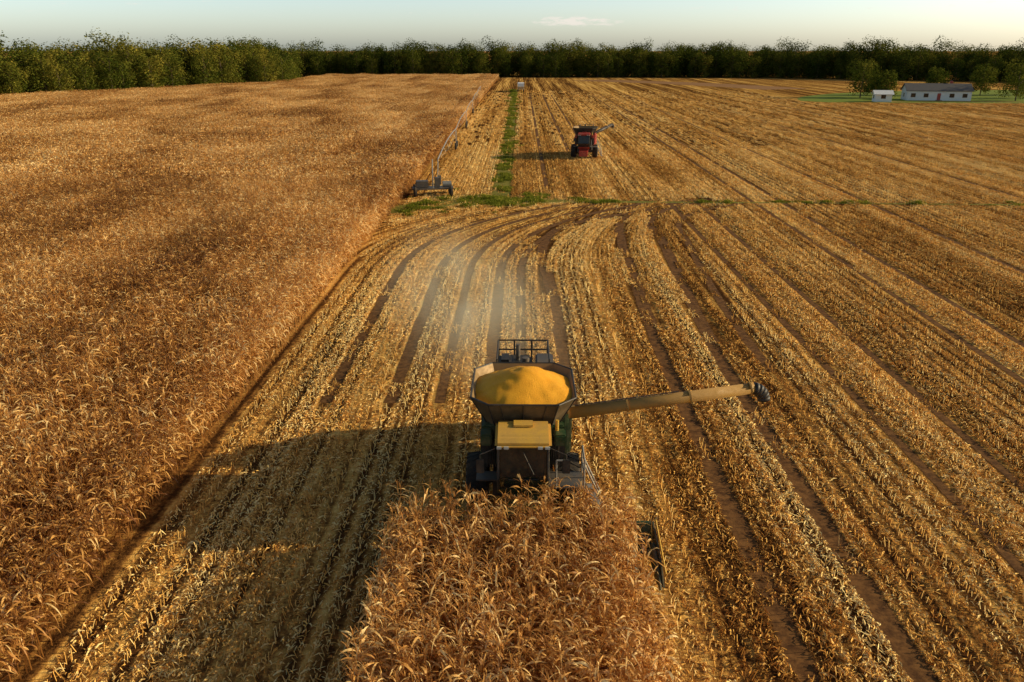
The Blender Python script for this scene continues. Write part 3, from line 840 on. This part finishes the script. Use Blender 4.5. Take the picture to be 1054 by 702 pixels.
# ------------------------------------------------------------------ house + shed
M_SIDING = paint('white_siding', (0.68, 0.68, 0.66), 0.6, 0, .08)
M_ROOFG = paint('grey_shingles', (0.085, 0.08, 0.08), 0.9, 0, .15)
def gable_house(name, loc, rz, w, dp, wall, ridge, roofm, nwin, porch=False):
    h = empty(name, loc, rz)
    box('walls', h, M_SIDING, -w / 2, w / 2, -dp / 2, dp / 2, 0, wall, 0)
    bm = bmesh.new()
    o = .45
    for s in (-1, 1):
        vs = [(-w / 2 - o, s * (dp / 2 + o), wall - .12), (w / 2 + o, s * (dp / 2 + o), wall - .12), (w / 2 + o, 0, ridge), (-w / 2 - o, 0, ridge)]
        lo = [bm.verts.new(v) for v in vs]; hi = [bm.verts.new((v[0], v[1], v[2] + .16)) for v in vs]
        bm.faces.new(lo); bm.faces.new(hi)
        for i in range(4): bm.faces.new((lo[i], lo[(i + 1) % 4], hi[(i + 1) % 4], hi[i]))
    bm_obj('roof', bm, roofm, h)
    for s in (-1, 1):
        mesh_obj('gable', [(s * (w / 2 - .003), -dp / 2, wall), (s * (w / 2 - .003), dp / 2, wall), (s * (w / 2 - .003), 0, ridge)], [(0, 1, 2)], M_SIDING, h)
    for i in range(nwin):
        x = -w / 2 + w * (i + .5) / nwin
        if nwin > 2 and i == nwin // 2:
            box('door', h, M_RED, x - .5, x + .5, -dp / 2 - .05, -dp / 2 - .01, .2, 2.25, .01)
            box('door_step', h, M_GREY, x - .9, x + .9, -dp / 2 - 1.1, -dp / 2 - .02, 0, .18, .01); continue
        box('window', h, M_GLASS, x - .7, x + .7, -dp / 2 - .04, -dp / 2 - .01, 1.0, 2.2, 0)
        box('window_sill', h, M_WHITE, x - .8, x + .8, -dp / 2 - .08, -dp / 2 - .01, .9, .98, 0)
        box('window_head', h, M_WHITE, x - .8, x + .8, -dp / 2 - .08, -dp / 2 - .01, 2.22, 2.32, 0)
    for s in (-1, 1): box('side_window', h, M_GLASS, s * (w / 2 + .025) - .02, s * (w / 2 + .025) + .02, -.6, .6, 1.0, 2.1, 0)
    if porch:
        box('chimney', h, M_RED, w * .2, w * .2 + .8, .3, 1.1, wall, ridge + .9, .02)
    return h
gable_house('farmhouse', (134, 271, 0), rad(-12), 19, 8, 3.0, 5.0, M_ROOFG, 5, True)
gable_house('garden_shed', (113, 262, 0), rad(-10), 5, 3.4, 2.3, 3.3, M_WHITE, 1)

# ------------------------------------------------------------------ dust
def dust():
    m, nt, out = new_mat('dust')
    tc = N(nt, 'ShaderNodeTexCoord')
    n = noise_n(nt, vmul(nt, tc.outputs['Object'], (2.4, 1.8, 1.2)), 1.5, 2, .6)
    ln = N(nt, 'ShaderNodeVectorMath', operation='LENGTH'); L(nt, tc.outputs['Object'], ln.inputs[0])
    fall = smooth(nt, ln.outputs['Value'], .05, 1.0, 1.0, 0.0)
    de = math_n(nt, 'MULTIPLY', fall, smooth(nt, n, .26, .72))
    v = N(nt, 'ShaderNodeVolumeScatter'); v.inputs['Color'].default_value = (.99, .80, .50, 1)
    v.inputs['Anisotropy'].default_value = .0
    L(nt, math_n(nt, 'MULTIPLY', de, .12), v.inputs['Density'])
    L(nt, v.outputs[0], out.inputs['Volume'])
    try: m.cycles.volume_step_rate = 6.0
    except Exception: pass
    bm = bmesh.new(); bmesh.ops.create_icosphere(bm, subdivisions=3, radius=1)
    ob = bm_obj('dust_cloud', bm, m, None, True)
    ob.location = (-2.8, 40.5, 3.0); ob.scale = (5.6, 14, 4.4); ob.rotation_euler = (0, 0, rad(16))
if DUST: dust()

# ------------------------------------------------------------------ light, world, camera
EL, AZ = 19.5, 86.0
sv = Vector((math.sin(rad(AZ)) * math.cos(rad(EL)), math.cos(rad(AZ)) * math.cos(rad(EL)), math.sin(rad(EL))))
ld = bpy.data.lights.new('sun', 'SUN'); ld.energy = 5.0; ld.angle = rad(.5); ld.color = (1.0, .84, .54)
lo = bpy.data.objects.new('sun', ld); lo.rotation_euler = (-sv).to_track_quat('-Z', 'Y').to_euler(); lo.location = (60, 0, 60); link(lo)
w = bpy.data.worlds.new('World'); scene.world = w; w.use_nodes = True
nt = w.node_tree
for n in list(nt.nodes): nt.nodes.remove(n)
out = nt.nodes.new('ShaderNodeOutputWorld'); bg = nt.nodes.new('ShaderNodeBackground')
sky = nt.nodes.new('ShaderNodeTexSky'); sky.sky_type = 'NISHITA'; sky.sun_disc = False
sky.sun_elevation = rad(EL); sky.sun_rotation = rad(AZ); sky.dust_density = 1.2; sky.air_density = 1.0; sky.ozone_density = 1.5
tc = nt.nodes.new('ShaderNodeTexCoord')
sp = nt.nodes.new('ShaderNodeSeparateXYZ'); L(nt, tc.outputs['Generated'], sp.inputs[0])
cb = nt.nodes.new('ShaderNodeCombineXYZ')
L(nt, math_n(nt, 'MULTIPLY', sp.outputs[0], 45), cb.inputs[0]); L(nt, math_n(nt, 'MULTIPLY', sp.outputs[1], 20), cb.inputs[1]); L(nt, math_n(nt, 'MULTIPLY', sp.outputs[2], 200), cb.inputs[2])
cn = noise_n(nt, cb.outputs[0], 1.0, 4, .6)
# a few small clouds low over the wood
dxc = math_n(nt, 'DIVIDE', math_n(nt, 'SUBTRACT', sp.outputs[0], .062), .065)
dzc = math_n(nt, 'DIVIDE', math_n(nt, 'SUBTRACT', sp.outputs[2], .030), .0075)
dd = math_n(nt, 'ADD', math_n(nt, 'MULTIPLY', dxc, dxc), math_n(nt, 'MULTIPLY', dzc, dzc))
cm = math_n(nt, 'MULTIPLY', smooth(nt, dd, 0.0, 1.3, 1.0, 0.0), math_n(nt, 'GREATER_THAN', sp.outputs[1], 0.0))
cl = math_n(nt, 'MULTIPLY', smooth(nt, math_n(nt, 'ADD', cn, math_n(nt, 'MULTIPLY', cm, .25)), .62, .80), cm)
band2 = math_n(nt, 'MULTIPLY', smooth(nt, sp.outputs[2], .025, .045), smooth(nt, sp.outputs[2], .10, .2, 1, 0))
cl = math_n(nt, 'ADD', math_n(nt, 'MULTIPLY', cl, .75), math_n(nt, 'MULTIPLY', math_n(nt, 'MULTIPLY', smooth(nt, cn, .60, .80), band2), .35), clamp=True)
haze = smooth(nt, sp.outputs[2], 0.0, .22, 1.0, 0.0)
hz = mixc(nt, haze, (1.0, 0.95, 0.88), (2.0, 2.2, 2.65))
skc = mixc(nt, 1.0, sky.outputs[0], hz, 'MULTIPLY')
L(nt, mixc(nt, cl, skc, (8.8, 8.0, 7.2)), bg.inputs[0])
bg.inputs[1].default_value = .105
L(nt, bg.outputs[0], out.inputs[0])

cd = bpy.data.cameras.new('camera'); cd.lens = 28; cd.sensor_width = 36; cd.clip_start = .1; cd.clip_end = 12000
co = bpy.data.objects.new('camera', cd); co.location = (0, 0, 15.6); co.rotation_euler = (rad(90 - 20.15), 0, rad(.66)); link(co)
scene.camera = co
scene.view_settings.view_transform = 'Standard'; scene.view_settings.look = 'None'; scene.view_settings.exposure = 0
